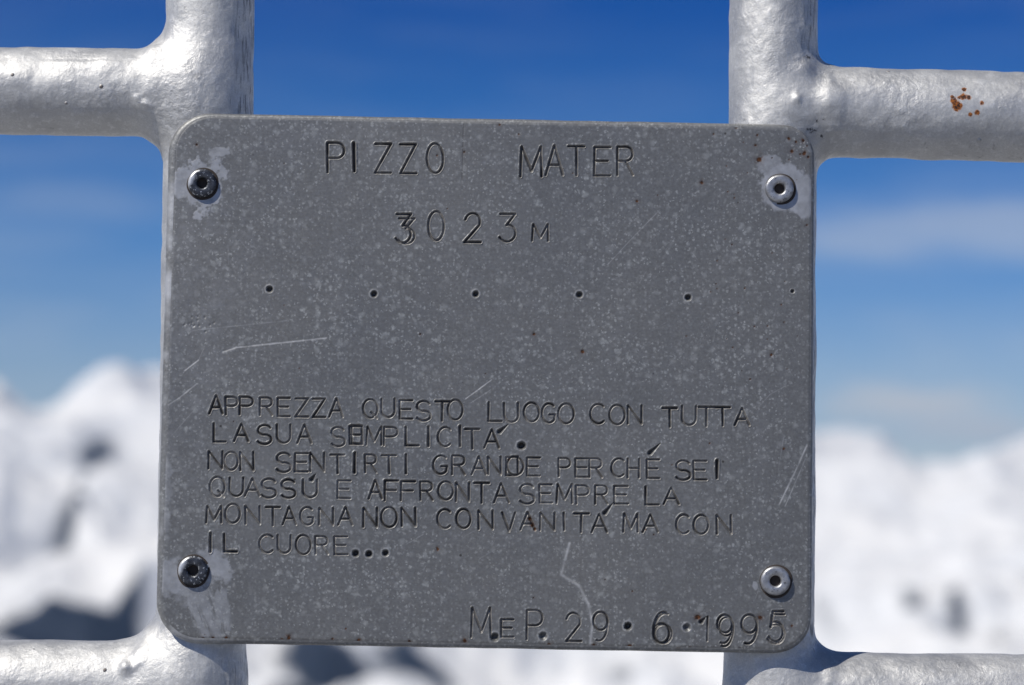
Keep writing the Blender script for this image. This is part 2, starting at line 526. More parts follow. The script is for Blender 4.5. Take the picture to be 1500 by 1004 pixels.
def build_terrain():
    a = np.concatenate([np.linspace(-180, -32, 180, endpoint=False), np.linspace(-32, -16, 70, endpoint=False),
                        np.linspace(-16, 16, 520, endpoint=False),
                        np.linspace(16, 32, 70, endpoint=False), np.linspace(32, 180, 180, endpoint=False)])
    r = np.concatenate([[0.0], np.geomspace(0.3, 2200, 90, endpoint=False), np.linspace(2200, 9600, 330, endpoint=False),
                        np.geomspace(9600, 14000, 12)])
    A, Rr = np.meshgrid(a, r, indexing='ij')
    X, Y = Rr * np.sin(np.radians(A)), Rr * np.cos(np.radians(A))
    sk = skyline(A)
    wrap = np.clip((np.abs(A) - 40) / 60, 0, 1)
    sk = sk * (1 - wrap) + (2.0 + 1.3 * fbm2(np.cos(np.radians(A)) * 3 + 9, np.sin(np.radians(A)) * 3 + 9, 3, 5)) * wrap
    ridge_r = 8000 + 500 * np.sin(np.radians(A) * 5)
    top = ridge_r * np.tan(np.radians(sk)) + ZC
    top_m = ridge_r * math.tan(R(2.6))
    # profile along r: summit, steep fall, valley, long snow slopes up to the far ridge
    z0 = -0.02 * Rr
    back = np.clip((np.abs(A) - 38) / 45, 0, 1)
    back = back * back * (3 - 2 * back)
    fall = -0.62 * np.clip(Rr - 3.5 - 50 * back, 0, None)
    fall = -700 * (1 - np.exp(fall / 700))
    t = np.clip((Rr - 2300) / (ridge_r - 2300), 0, 1)
    floor_ = -560.0
    rise = floor_ + (top_m - floor_) * (0.75 * t ** 0.72 + 0.25 * t ** 2.0) + (top - top_m) * t ** 5
    w = np.clip((Rr - 1000) / 1300, 0, 1)
    w = w * w * (3 - 2 * w)
    base = fall * (1 - w) + rise * w
    # ridges and gullies, fading at the very skyline so that its outline stays
    def ridged(x, y, o, seed):
        out, am, s = 0, 1, 0
        for i in range(o):
            n = 1 - np.abs(fbm2(x * 2 ** i, y * 2 ** i, 2, seed + 3 * i)) * 1.7
            out = out + am * n
            s += am
            am *= .55
        return out / s
    rg = ridged(X / 1500 + 3, Y / 2000 + 8, 5, 21)
    amp = 460 * w * (1 - 0.72 * np.clip(t * 1.3 - .3, 0, 1))
    z = base + amp * (rg - .62)
    z = z + (50 * w) * fbm2(X / 330, Y / 420, 4, 60)
    z = z + 0.12 * np.clip(Rr / 3, 0, 1) * fbm2(X / 1.3, Y / 1.3, 4, 80) + 0.03 * fbm2(X / .25, Y / .25, 3, 90) * np.clip(8 / (Rr + 8), 0, 1)
    past = np.clip((Rr - ridge_r) / 2500, 0, 1)
    z = z * (1 - past) + past * (-600)
    # steepness; mask of crags plus painted slope shade
    gx = np.gradient(z, axis=1) / np.maximum(np.gradient(Rr, axis=1), .05)
    ga = np.gradient(z, axis=0) / np.maximum(np.radians(np.gradient(A, axis=0)) * Rr, .05)
    steep = np.hypot(gx, ga)
    rock_shade = np.clip((steep - .50) * 0.9, 0, .40) + .20 * fbm2(X / 700, Y / 700, 4, 33)
    el = np.degrees(np.arctan2(z - ZC, Rr))
    azd = A

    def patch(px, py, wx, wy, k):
        nonlocal rock_shade
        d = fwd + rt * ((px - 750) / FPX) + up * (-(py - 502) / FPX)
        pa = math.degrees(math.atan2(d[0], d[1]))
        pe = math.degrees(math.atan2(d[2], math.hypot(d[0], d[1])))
        # find the slope at this bearing and height, paint its shade as a dark patch
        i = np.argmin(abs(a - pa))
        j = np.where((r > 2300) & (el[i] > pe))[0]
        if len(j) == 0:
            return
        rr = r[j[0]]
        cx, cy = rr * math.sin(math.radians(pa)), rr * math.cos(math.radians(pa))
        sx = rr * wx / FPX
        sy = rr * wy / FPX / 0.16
        rock_shade = rock_shade + k * np.exp(-(((X - cx) / sx) ** 2 + ((Y - cy) / sy) ** 2))
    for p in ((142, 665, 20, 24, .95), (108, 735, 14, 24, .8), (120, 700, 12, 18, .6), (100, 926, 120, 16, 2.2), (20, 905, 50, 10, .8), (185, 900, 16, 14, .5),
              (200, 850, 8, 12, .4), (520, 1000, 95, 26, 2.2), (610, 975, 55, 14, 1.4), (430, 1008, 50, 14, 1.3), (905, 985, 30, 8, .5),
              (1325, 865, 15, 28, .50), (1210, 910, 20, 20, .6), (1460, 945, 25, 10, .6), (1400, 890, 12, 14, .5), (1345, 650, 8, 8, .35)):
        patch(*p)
    rock_shade = np.where(Rr < 1000, 0.70 + .25 * fbm2(X / 1.1, Y / 1.1, 3, 44), rock_shade)
    na, nr = A.shape
    co = np.stack([X, Y, z], -1).reshape(-1, 3)
    idx = np.arange(na * nr).reshape(na, nr)
    i2 = np.roll(idx, -1, axis=0)
    q = np.stack([idx[:, :-1], idx[:, 1:], i2[:, 1:], i2[:, :-1]], -1)[:, 1:].reshape(-1, 4)
    global HAZE_MID, HAZE_H
    lo_, hi_ = float(z.min()) - 1.0, max(float(z.max()), ZC + 2) + 5
    HAZE_MID, HAZE_H = (lo_ + hi_) / 2, hi_ - lo_
    me = make_mesh('snow_mountains', co, q[:, ::-1], attrs={'rock_shade': rock_shade.ravel()})
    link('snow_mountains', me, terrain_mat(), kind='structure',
         label='sunlit snow covered mountains with dark crags and blue slope shade painted in, out of focus behind the cross')


build_terrain()

# ------------------------------------------------------------------ air
import bmesh
bmh = bmesh.new()
bmesh.ops.create_cube(bmh, size=1.0, matrix=Matrix.Translation((0, 0, HAZE_MID)) @ Matrix.Diagonal((29000, 29000, HAZE_H, 1)))
mh = bpy.data.meshes.new('haze')
bmh.to_mesh(mh)
bmh.free()
hm = bpy.data.materials.new('mountain_air')
hm.use_nodes = True
ht = hm.node_tree
ht.nodes.clear()
pv = N(ht, 'ShaderNodeVolumePrincipled')
pv.inputs['Color'].default_value = (0.42, 0.64, 1.0, 1)
pv.inputs['Density'].default_value = 3.8e-5
ho = N(ht, 'ShaderNodeOutputMaterial')
ht.links.new(pv.outputs[0], ho.inputs['Volume'])
link('haze', mh, hm, kind='stuff')

# ------------------------------------------------------------------ summit cross (painted tubes)
YF = 0.0045                      # back of the plate = front line of the tubes
RAD = 0.0166
YA = YF + RAD


def line_px(a, b, Y=YA):
    return P(*a, Y), P(*b, Y)


def ext(a, b, t):
    return a + (b - a) * t


lu0, lu1 = line_px((309, 0), (294, 1004))
ru0, ru1 = line_px((1133, 0), (1126, 1004))
zt, zb = 2.25, -0.15


def at_z(a, b, z):
    return a + (b - a) * ((z - a[2]) / (b[2] - a[2]))


def at_x(a, b, x):
    return a + (b - a) * ((x - a[0]) / (b[0] - a[0]))


XE = 0.52
tubes = []          # (part name, a, b, radius)
tubes.append(('upright_tube', at_z(lu0, lu1, zb), at_z(lu0, lu1, zt), RAD))
tubes.append(('upright_tube', at_z(ru0, ru1, zb), at_z(ru0, ru1, zt), RAD))
b1 = line_px((0, 134), (250, 135))
b2 = line_px((1200, 164), (1500, 172))
b3 = line_px((0, 1003), (250, 1006))
b4 = line_px((1200, 1021), (1500, 1024))
lux = lambda z: at_z(lu0, lu1, z)
rux = lambda z: at_z(ru0, ru1, z)
p1 = lux(b1[1][2]); p2 = rux(b2[0][2]); p3 = lux(b3[1][2]); p4 = rux(b4[0][2])
tubes.append(('arm_tube', at_x(*b1, -XE), at_x(*b1, p1[0]), RAD * 1.0))
tubes.append(('arm_tube', at_x(*b2, XE), at_x(*b2, p2[0]), RAD * 1.02))
tubes.append(('arm_tube', at_x(*b3, -XE), at_x(*b3, p3[0]), RAD))
tubes.append(('arm_tube', at_x(*b4, XE), at_x(*b4, p4[0]), RAD))
tubes.append(('end_tube', at_x(*b1, -XE), at_x(*b3, -XE), RAD))
tubes.append(('end_tube', at_x(*b2, XE), at_x(*b4, XE), RAD))
tubes.append(('end_tube', at_z(lu0, lu1, zt), at_z(ru0, ru1, zt), RAD))


def build_cross():
    h = 0.0010

    def axis(lo, flo, fhi, hi, hc=0.005):
        l = np.arange(flo, lo, -hc)[::-1]
        f = np.arange(flo, fhi, h)
        u = np.arange(f[-1] + hc, hi, hc)
        return np.concatenate([l[:-1], f, u]).astype(np.float32)
    xs = axis(-XE - .03, -.195, .195, XE + .03)
    zs = axis(-0.16, ZC - .14, ZC + .145, zt + .03)
    ys = np.arange(YA - .024, YA + .024, h * 1.1).astype(np.float32)
    X, Yy, Z = xs[:, None, None], ys[None, :, None], zs[None, None, :]
    D = None
    for i, (nm, a, b, rad) in enumerate(tubes):
        a, b = a.astype(np.float32), b.astype(np.float32)
        if nm == 'arm_tube':
            b = b - (b - a) / np.linalg.norm(b - a) * 0.010
        ab = b - a
        L2 = float(ab @ ab)
        pt = ((X - a[0]) * ab[0] + (Yy - a[1]) * ab[1] + (Z - a[2]) * ab[2]) / L2
        np.clip(pt, 0, 1, out=pt)
        d = np.sqrt((X - a[0] - pt * ab[0]) ** 2 + (Yy - a[1] - pt * ab[1]) ** 2 + (Z - a[2] - pt * ab[2]) ** 2) - rad
        if D is None:
            D = d
        else:
            k = {2: .0125, 3: .0085, 4: .016, 5: .010}.get(i, .008)
            hh = np.maximum(k - np.abs(D - d), 0) / k
            if nm == 'upright_tube':
                D = np.minimum(D, d)
            else:
                D = np.minimum(D, d) - hh * hh * k * 0.25
    # surface nets
    s = D < 0
    nx, ny, nz = D.shape
    c = np.zeros((nx - 1, ny - 1, nz - 1), np.int8)
    for i in (0, 1):
        for j in (0, 1):
            for k in (0, 1):
                c += s[i:nx - 1 + i, j:ny - 1 + j, k:nz - 1 + k]
    act = (c > 0) & (c < 8)
    ci, cj, ck = np.nonzero(act)
    vid = -np.ones(act.shape, np.int32)
    vid[ci, cj, ck] = np.arange(len(ci))
    acc = np.zeros((len(ci), 3))
    cnt = np.zeros(len(ci))
    axs = (xs, ys, zs)
    corners = [(i, j, k) for i in (0, 1) for j in (0, 1) for k in (0, 1)]
    for p in corners:
        for ax in range(3):
            if p[ax]:
                continue
            q = list(p)
            q[ax] = 1
            da = D[ci + p[0], cj + p[1], ck + p[2]]
            db = D[ci + q[0], cj + q[1], ck + q[2]]
            m = (da < 0) != (db < 0)
            t = np.where(m, da / np.where(m, da - db, 1), 0)
            pa = np.stack([xs[ci + p[0]], ys[cj + p[1]], zs[ck + p[2]]], -1)
            pb = np.stack([xs[ci + q[0]], ys[cj + q[1]], zs[ck + q[2]]], -1)
            acc += np.where(m[:, None], pa + (pb - pa) * t[:, None], 0)
            cnt += m
    co = acc / cnt[:, None]
    quads = []
    # x edges
    for ax in range(3):
        sl0 = [slice(None)] * 3
        sl1 = [slice(None)] * 3
        sl0[ax] = slice(0, -1)
        sl1[ax] = slice(1, None)
        sa, sb = s[tuple(sl0)], s[tuple(sl1)]
        e = sa != sb
        o1, o2 = [(1, 2), (2, 0), (0, 1)][ax]
        I = list(np.nonzero(e))
        ok = (I[o1] > 0) & (I[o2] > 0) & (I[o1] < D.shape[o1] - 1) & (I[o2] < D.shape[o2] - 1)
        I = [v[ok] for v in I]
        flip = sa[tuple(I)]

        def V(d1, d2):
            J = [v.copy() for v in I]
            J[o1] = J[o1] + d1
            J[o2] = J[o2] + d2
            return vid[tuple(J)]
        q = np.stack([V(-1, -1), V(0, -1), V(0, 0), V(-1, 0)], -1)
        q = np.where(flip[:, None], q, q[:, ::-1])
        quads.append(q)
    quads = np.concatenate(quads)

    def vnorm(co):
        a, b, c_, d = [co[quads[:, i]] for i in range(4)]
        fn = np.cross(c_ - a, d - b)
        n = np.zeros_like(co)
        for i in range(4):
            for k in range(3):
                n[:, k] += np.bincount(quads[:, i], fn[:, k], len(co))
        return n / np.maximum(np.linalg.norm(n, axis=1, keepdims=True), 1e-12)
    n = vnorm(co)
    # lumps of thick hand-brushed paint, heavier at the welds
    jd = np.min([np.linalg.norm((co - p) * [1, .6, 1], axis=1) for p in (p1, p2, p3, p4)], axis=0)
    wj = np.exp(-(jd / 0.030) ** 2)
    q = co
    dsp = 0.00040 * vnoise3(q[:, 0] * 70, q[:, 1] * 70, q[:, 2] * 70, 1)
    dsp += 0.00022 * vnoise3(q[:, 0] * 190, q[:, 1] * 190, q[:, 2] * 190, 2)
    dsp += 0.0004 * vnoise3(q[:, 0] * 25, q[:, 1] * 25, q[:, 2] * 25, 4)
    dsp += wj * 0.0007 * (vnoise3(q[:, 0] * 85, q[:, 1] * 85, q[:, 2] * 85, 3) + .1)
    # never through the plate in front
    dsp = np.where(co[:, 1] < YF + .003, np.minimum(dsp, 0) * .3, dsp)
    co = co + n * dsp[:, None]
    # a lumpy weld bead runs round the root of each arm
    for (i, pj, sg) in ((2, p1, -1), (3, p2, 1), (4, p3, -1), (5, p4, 1)):
        a_, b_ = tubes[i][1], tubes[i][2]
        al = ((co - pj) @ ((a_ - b_) / np.linalg.norm(a_ - b_)))
        rad_ = np.linalg.norm(np.cross(co - pj, (a_ - b_) / np.linalg.norm(a_ - b_)), axis=1)
        nn = vnoise3(q[:, 0] * 150 + 7, q[:, 1] * 150, q[:, 2] * 150, 8)
        bead = np.exp(-((al - .0205 - .0015 * nn) / .0032) ** 2) * (rad_ < .026) * (al > 0)
        bd = bead * (.0006 + .0007 * nn)
        bd = np.where(co[:, 1] < YF + .001, np.minimum(bd, .0003), bd)
        co = co + n * bd[:, None]
    # beads and sags at the welds
    for (px, py, rr, hgt) in ((185, 978, 9, .0022), (1180, 100, 16, .0014), (225, 82, 18, .0012), (1165, 148, 6, .0012), (202, 146, 4, .0009), (215, 960, 20, .0012),
                              (160, 90, 18, .0008), (1212, 150, 22, .001)):
        c0 = P(px, py, YF + .004)
        dd = np.hypot(co[:, 0] - c0[0], co[:, 2] - c0[2]) / (rr * .00025)
        co = co + n * (hgt * np.exp(-dd ** 2) * (n[:, 1] < 0))[:, None]
    n = vnorm(co)
    # share the skin out to the tubes
    fc = co[quads].mean(axis=1)
    best = np.full(len(fc), 1e9)
    own = np.zeros(len(fc), int)
    for i, (nm, a, b, rad) in enumerate(tubes):
        ab = b - a
        t = np.clip(((fc - a) @ ab) / (ab @ ab), 0, 1)
        d = np.linalg.norm(fc - a - t[:, None] * ab, axis=1) - rad + (0.0 if nm == 'upright_tube' else 0.0006)
        m = d < best
        best[m], own[m] = d[m], i
    m_ = silver_paint()
    root = thing('summit_cross', (0, YA, 0), 'silver painted tubular steel cross frame with lumpy welds behind the engraved plate', 'cross')
    bpy.context.view_layer.update()
    labels = {3: 'upper right arm tube with a patch of rust'}
    for i, (nm, *_r) in enumerate(tubes):
        sel = own == i
        me = submesh(nm, co, quads[sel], n)
        o = link(nm, me, m_, root)
        if i in labels:
            o['label'] = labels[i]


build_cross()

# ------------------------------------------------------------------ the plaque
PX = 0.00025
corn_out = [(247, 164), (1194.5, 182), (1190, 959), (226, 942)]
corn_in = [(258, 170), (1188.5, 189), (1185, 952), (235, 934)]
rad_out = [62, 50, 56, 62]
rad_in = [54, 44, 50, 55]
NARC = 22


def rounded(cs, rads, y):
    pts = [P(c[0], c[1], 0)[[0, 2]] for c in cs]
    out = []
    for i in range(4):
        p, a, b = pts[i], pts[i - 1], pts[(i + 1) % 4]
        u = (a - p) / np.linalg.norm(a - p)
        v = (b - p) / np.linalg.norm(b - p)
        r = rads[i] * PX
        ang = math.acos(np.clip(u @ v, -1, 1))
        tl = r / math.tan(ang / 2)
        c = p + (u + v) / np.linalg.norm(u + v) * r / math.sin(ang / 2)
        s, e = p + u * tl - c, p + v * tl - c
        a0, a1 = math.atan2(s[1], s[0]), math.atan2(e[1], e[0])
        da = (a1 - a0 + math.pi) % (2 * math.pi) - math.pi
        for k in range(NARC + 1):
            t = a0 + da * k / NARC
            out.append(c + r * np.array([math.cos(t), math.sin(t)]))
        # run along the side
        nxt = None
    # insert side points
    res = []
    n = len(out)
    for i in range(n):
        res.append(out[i])
        if (i + 1) % (NARC + 1) == 0:
            nx_ = out[(i + 1) % n]
            for k in range(1, 24):
                res.append(out[i] + (nx_ - out[i]) * k / 24)
    return np.array(res)


inner = rounded(corn_in, rad_in, 0)
outer = rounded(corn_out, rad_out, 0)


def poly_sd(pts, x, z):
    out = np.full(x.shape, -1e9, np.float32)
    n = len(pts)
    for i in range(n):
        a, b = pts[i], pts[(i + 1) % n]
        e = b - a
        L = np.hypot(*e)
        if L < 1e-9:
            continue
        nx_, nz_ = -e[1] / L, e[0] / L       # outward for clockwise order
        d = (x - a[0]) * nx_ + (z - a[1]) * nz_
        out = np.maximum(out, d)
    return out


def arc(cx, cy, rx, ry, a0, a1, n=14):
    return [(cx + rx * math.cos(R(a0 + (a1 - a0) * i / n)), cy + ry * math.sin(R(a0 + (a1 - a0) * i / n))) for i in range(n + 1)]


SIX = [arc(.5, .31, .48, .31, 0, 360, 18), [(.02, .33)] + arc(.62, .36, .60, .62, 165, 75, 8)]
G = {
    'A': [[(0, 0), (.5, 1), (1, 0)], [(.2, .34), (.8, .34)]],
    'C': [arc(.52, .5, .52, .5, 48, 312, 18)],
    'D': [[(0, 0), (0, 1), (.45, 1)] + arc(.45, .5, .52, .5, 85, -85) + [(.45, 0), (0, 0)]],
    'E': [[(1, 1), (0, 1), (0, 0), (1, 0)], [(0, .52), (.85, .52)]],
    'F': [[(1, 1), (0, 1), (0, 0)], [(0, .52), (.85, .52)]],
    'G': [arc(.52, .5, .52, .5, 48, 318, 18) + [(.95, .42), (.58, .42)]],
    'H': [[(0, 0), (0, 1)], [(1, 0), (1, 1)], [(0, .5), (1, .5)]],
    'I': [[(.5, 0), (.5, 1)]],
    'L': [[(0, 1), (0, 0), (1, 0)]],
    'M': [[(0, 0), (.06, 1), (.52, .18), (.96, 1), (1, 0)]],
    'N': [[(0, 0), (0, 1), (1, 0), (1, 1)]],
    'O': [arc(.5, .5, .5, .5, 0, 360, 24)],
    '0': [arc(.5, .5, .5, .5, 0, 360, 24)],
    'P': [[(0, 0), (0, 1), (.55, 1)] + arc(.55, .74, .45, .26, 85, -85, 10) + [(.55, .48), (0, .48)]],
    'Q': [arc(.5, .5, .5, .5, 0, 360, 24), [(.55, .30), (.95, -.02)]],
    'R': [[(0, 0), (0, 1), (.55, 1)] + arc(.55, .75, .42, .25, 85, -85, 10) + [(.55, .50), (0, .50)], [(.5, .5), (1, 0)]],
    'S': [arc(.5, .74, .46, .26, 25, 262, 12) + arc(.5, .25, .5, .25, 85, -155, 12)],
    'T': [[(0, 1), (1, 1)], [(.5, 1), (.5, 0)]],
    'U': [[(0, 1), (0, .38)] + arc(.5, .38, .5, .38, 185, 355, 12) + [(1, .38), (1, 1)]],
    'V': [[(0, 1), (.5, 0), (1, 1)]],
    'Z': [[(.03, 1), (1, 1), (0, 0), (1, 0)]],
    '1': [[(.5, 0), (.5, 1)]],
    '2': [arc(.5, .71, .46, .29, 165, -25, 12) + [(0, 0), (1, 0)]],
    '3': [[(.08, 1), (.95, 1), (.45, .60)] + arc(.46, .31, .5, .31, 80, -150, 12)],
    '5': [[(.95, 1), (.25, 1), (.18, .55)] + arc(.45, .32, .52, .33, 125, -150, 13)],
    '6': SIX,
    '9': [[(1 - x, 1 - y) for x, y in s] for s in SIX],
    '#': [[(.1, 0), (.1, 1), (.9, 1), (.9, 0), (.1, 0)]],
    ')': [[(1, 0), (1, 1), (.6, 1)] + arc(.6, .5, .55, .5, 95, 265) + [(1, 0)]],
}
# zooms the letters were measured in: origin x, y and scale
Z1 = (290, 560, 3.585)
Z2 = (680, 560, 3.409)
Z3 = (440, 180, 2.885)
Z4 = (660, 860, 2.778)
# word: (text, zoom, [(glyph, x0, x1, ytop, ybottom, depth)])
WORDS = [
    ('PIZZO', Z3, [('P', 115, 186, 85, 210, .8), ('I', 226, 228, 86, 205, 1.5), ('Z', 316, 383, 90, 212, .8), ('Z', 422, 489, 92, 214, .8), ('O', 535, 604, 88, 213, .7)]),
    ('MATER', Z3, [('M', 930, 1020, 102, 227, .9), ('A', 1037, 1110, 97, 221, .75), ('T', 1134, 1200, 100, 222, .8), ('E', 1243, 1310, 104, 224, .6), ('R', 1340, 1406, 102, 222, .65)]),
    ('3023', Z3, [('3', 402, 470, 387, 508, .8), ('3', 412, 486, 405, 512, .5), ('0', 541, 607, 375, 498, .7), ('2', 694, 762, 383, 505, .8), ('3', 840, 912, 386, 503, .7)]),
    ('M', Z3, [('M', 980, 1048, 430, 500, .5)]),
    ('APPREZZA', Z1, [('A', 60, 130, 70, 165, .8), ('P', 146, 208, 78, 170, .8), ('P', 220, 288, 78, 170, .7), ('R', 326, 390, 82, 175, .55), ('E', 420, 482, 84, 180, .6),
                      ('Z', 512, 578, 87, 182, .65), ('Z', 602, 668, 88, 184, .6), ('A', 690, 762, 88, 183, .6)]),
    ('QUESTO', Z1, [('Q', 867, 943, 90, 188, .5), ('U', 964, 1033, 88, 185, .5), ('E', 1060, 1126, 96, 193, .55), ('S', 1147, 1222, 100, 203, .7), ('T', 1248, 1318, 102, 204, .8), ('O', 1312, 1390, 93, 198, .55)]),
    ('LUOGO', Z2, [('L', 122, 188, 102, 195, .7), ('U', 200, 270, 105, 200, .6), ('O', 298, 374, 103, 198, .55), ('G', 388, 456, 107, 203, .65), ('O', 470, 548, 108, 207, .55)]),
    ('CON', Z2, [('C', 630, 706, 110, 207, .6), ('O', 725, 802, 114, 212, .55), ('N', 818, 886, 117, 208, .6)]),
    ('TUTTA', Z2, [('T', 992, 1062, 130, 224, .8), ('U', 1088, 1158, 120, 215, .6), ('T', 1172, 1248, 125, 220, .75), ('T', 1254, 1328, 126, 218, .75), ('A', 1352, 1424, 130, 214, .7)]),
    ('LA', Z1, [('L', 83, 145, 217, 313, .65), ('A', 190, 265, 220, 310, .75)]),
    ('SUA', Z1, [('S', 312, 386, 226, 326, .75), ('U', 415, 486, 224, 320, .55), ('A', 522, 596, 225, 320, .65)]),
    ('SEMPLICITA', Z1, [('S', 699, 772, 237, 338, .5), ('E', 797, 862, 232, 326, .7), ('#', 800, 868, 228, 322, .7), ('M', 885, 965, 235, 330, .5), ('P', 977, 1048, 237, 333, .55),
                        ('L', 1092, 1160, 236, 333, .7), ('I', 1210, 1211, 234, 336, 1.0), ('C', 1260, 1335, 237, 338, .6), ('I', 1376, 1377, 232, 336, 1.0),
                        ('T', 1404, 1478, 247, 350, .7), ('A', 1504, 1582, 250, 345, .7)]),
    ('NON', Z1, [('N', 56, 128, 364, 455, .6), ('O', 137, 210, 367, 462, .5), ('N', 222, 291, 367, 463, .65)]),
    ('SENTIRTI', Z1, [('S', 412, 488, 372, 473, .7), ('E', 510, 578, 374, 470, .65), ('N', 590, 663, 373, 470, .65), ('T', 697, 770, 382, 478, .75), ('I', 822, 823, 372, 474, 1.4),
                      ('R', 878, 937, 381, 475, .55), ('T', 967, 1041, 385, 480, .65), ('I', 1092, 1093, 381, 479, .9)]),
    ('GRANDE', Z2, [('G', -155, -82, 367, 459, .65), ('R', -60, 3, 368, 461, .6), ('A', 37, 110, 373, 462, .6), ('N', 120, 183, 373, 462, .55), ('D', 210, 298, 375, 466, .55), (')', 212, 268, 372, 462, .6), ('E', 314, 378, 378, 468, .5)]),
    ('PERCHE', Z2, [('P', 472, 530, 380, 470, .5), ('E', 556, 620, 382, 474, .5), ('R', 626, 688, 382, 475, .5), ('C', 735, 806, 382, 473, .55), ('H', 817, 874, 383, 477, .5), ('E', 913, 974, 387, 480, .6)]),
    ('SEI', Z2, [('S', 1056, 1130, 392, 489, .65), ('E', 1146, 1210, 394, 487, .55), ('I', 1262, 1263, 392, 480, 1.5)]),
    ('QUASSU', Z1, [('Q', 62, 140, 498, 600, .6), ('U', 166, 237, 503, 599, .55), ('A', 247, 324, 507, 598, .55), ('S', 332, 410, 508, 608, .75), ('S', 437, 512, 512, 609, .75), ('U', 552, 626, 513, 606, .75)]),
    ('E', Z1, [('E', 734, 800, 518, 610, .5)]),
    ('AFFRONTA', Z1, [('A', 897, 966, 515, 612, .7), ('F', 982, 1050, 518, 622, .75), ('F', 1067, 1138, 522, 622, .75), ('R', 1168, 1232, 523, 620, .6), ('O', 1262, 1340, 522, 618, .65), ('N', 1356, 1424, 530, 627, .7),
                      ('T', 1452, 1528, 530, 635, .75), ('A', 1554, 1632, 532, 632, .65)]),
    ('SEMPRE', Z2, [('S', 277, 350, 510, 608, .6), ('E', 377, 438, 512, 603, .5), ('M', 462, 540, 510, 605, .5), ('P', 560, 624, 517, 608, .5), ('R', 655, 716, 517, 608, .5), ('E', 750, 818, 520, 608, .55)]),
    ('LA', Z2, [('L', 906, 972, 523, 612, .7), ('A', 996, 1072, 528, 609, .65)]),
    ('MONTAGNA', Z1, [('M', 44, 124, 652, 738, .6), ('O', 143, 221, 640, 740, .6), ('N', 250, 325, 652, 745, .55), ('T', 358, 430, 657, 754, .6), ('A', 444, 515, 655, 748, .55), ('G', 537, 608, 657, 750, .55),
                      ('N', 637, 710, 662, 750, .55), ('A', 737, 812, 658, 750, .65)]),
    ('NON', Z1, [('N', 869, 940, 661, 760, .75), ('O', 962, 1044, 657, 762, .7), ('N', 1070, 1142, 661, 756, .75)]),
    ('CON', Z2, [('C', -22, 42 - 10, 640, 732, .7) if False else ('C', -32, 38 - 2, 640 - 8, 732, .7), ('N', 70, 138, 643, 734, .65)]),
    ('VANITA', Z2, [('V', 191, 256, 652, 745, .6), ('A', 280, 354, 650, 738, .65), ('N', 380, 451, 653, 740, .6), ('I', 498, 499, 653, 740, .6), ('T', 549, 621, 657, 750, .75), ('A', 636, 713, 660, 750, .6)]),
    ('MA', Z2, [('M', 795, 868, 658, 748, .7), ('A', 892, 968, 662, 748, .6)]),
    ('CON', Z2, [('C', 1059, 1130, 662, 757, .65), ('O', 1146, 1220, 664, 759, .6), ('N', 1262, 1333, 664, 757, .7)]),
    ('IL', Z1, [('I', 65, 66, 794, 890, 1.2), ('L', 138, 202, 798, 890, .9)]),
    ('CUORE', Z1, [('C', 322, 402, 802, 896, .65), ('U', 419, 487, 804, 898, .5), ('O', 514, 592, 804, 905, .5), ('R', 617, 682, 810, 903, .45), ('E', 717, 785, 812, 905, .5)]),
    ('M', Z4, [('M', 84, 164, 86, 205, .6)]),
    ('E', Z4, [('E', 207, 256, 133, 204, .7)]),
    ('P', Z4, [('P', 311, 374, 95, 214, .6)]),
    ('29', Z4, [('2', 470, 531, 106, 221, .6), ('9', 580, 641, 102, 222, .6)]),
    ('6', Z4, [('6', 824, 892, 100, 228, .8), ('6', 828, 902, 106, 230, .6)]),
    ('1995', Z4, [('1', 1045, 1046, 122, 220, .5), ('9', 1085, 1148, 114, 232, .7), ('9', 1092, 1152, 124, 245, .5), ('9', 1183, 1249, 113, 234, .85), ('5', 1296, 1356, 100, 222, .85), ('5', 1290, 1362, 112, 230, .6)]),
]
# fix up the word CON of line five, measured in two zooms
WORDS[24] = ('CON', Z1, [('C', 1257, 1333, 668, 768, .75), ('O', 1357, 1432, 667, 768, .7), ('N', 1474, 1548, 676, 772, .65)])


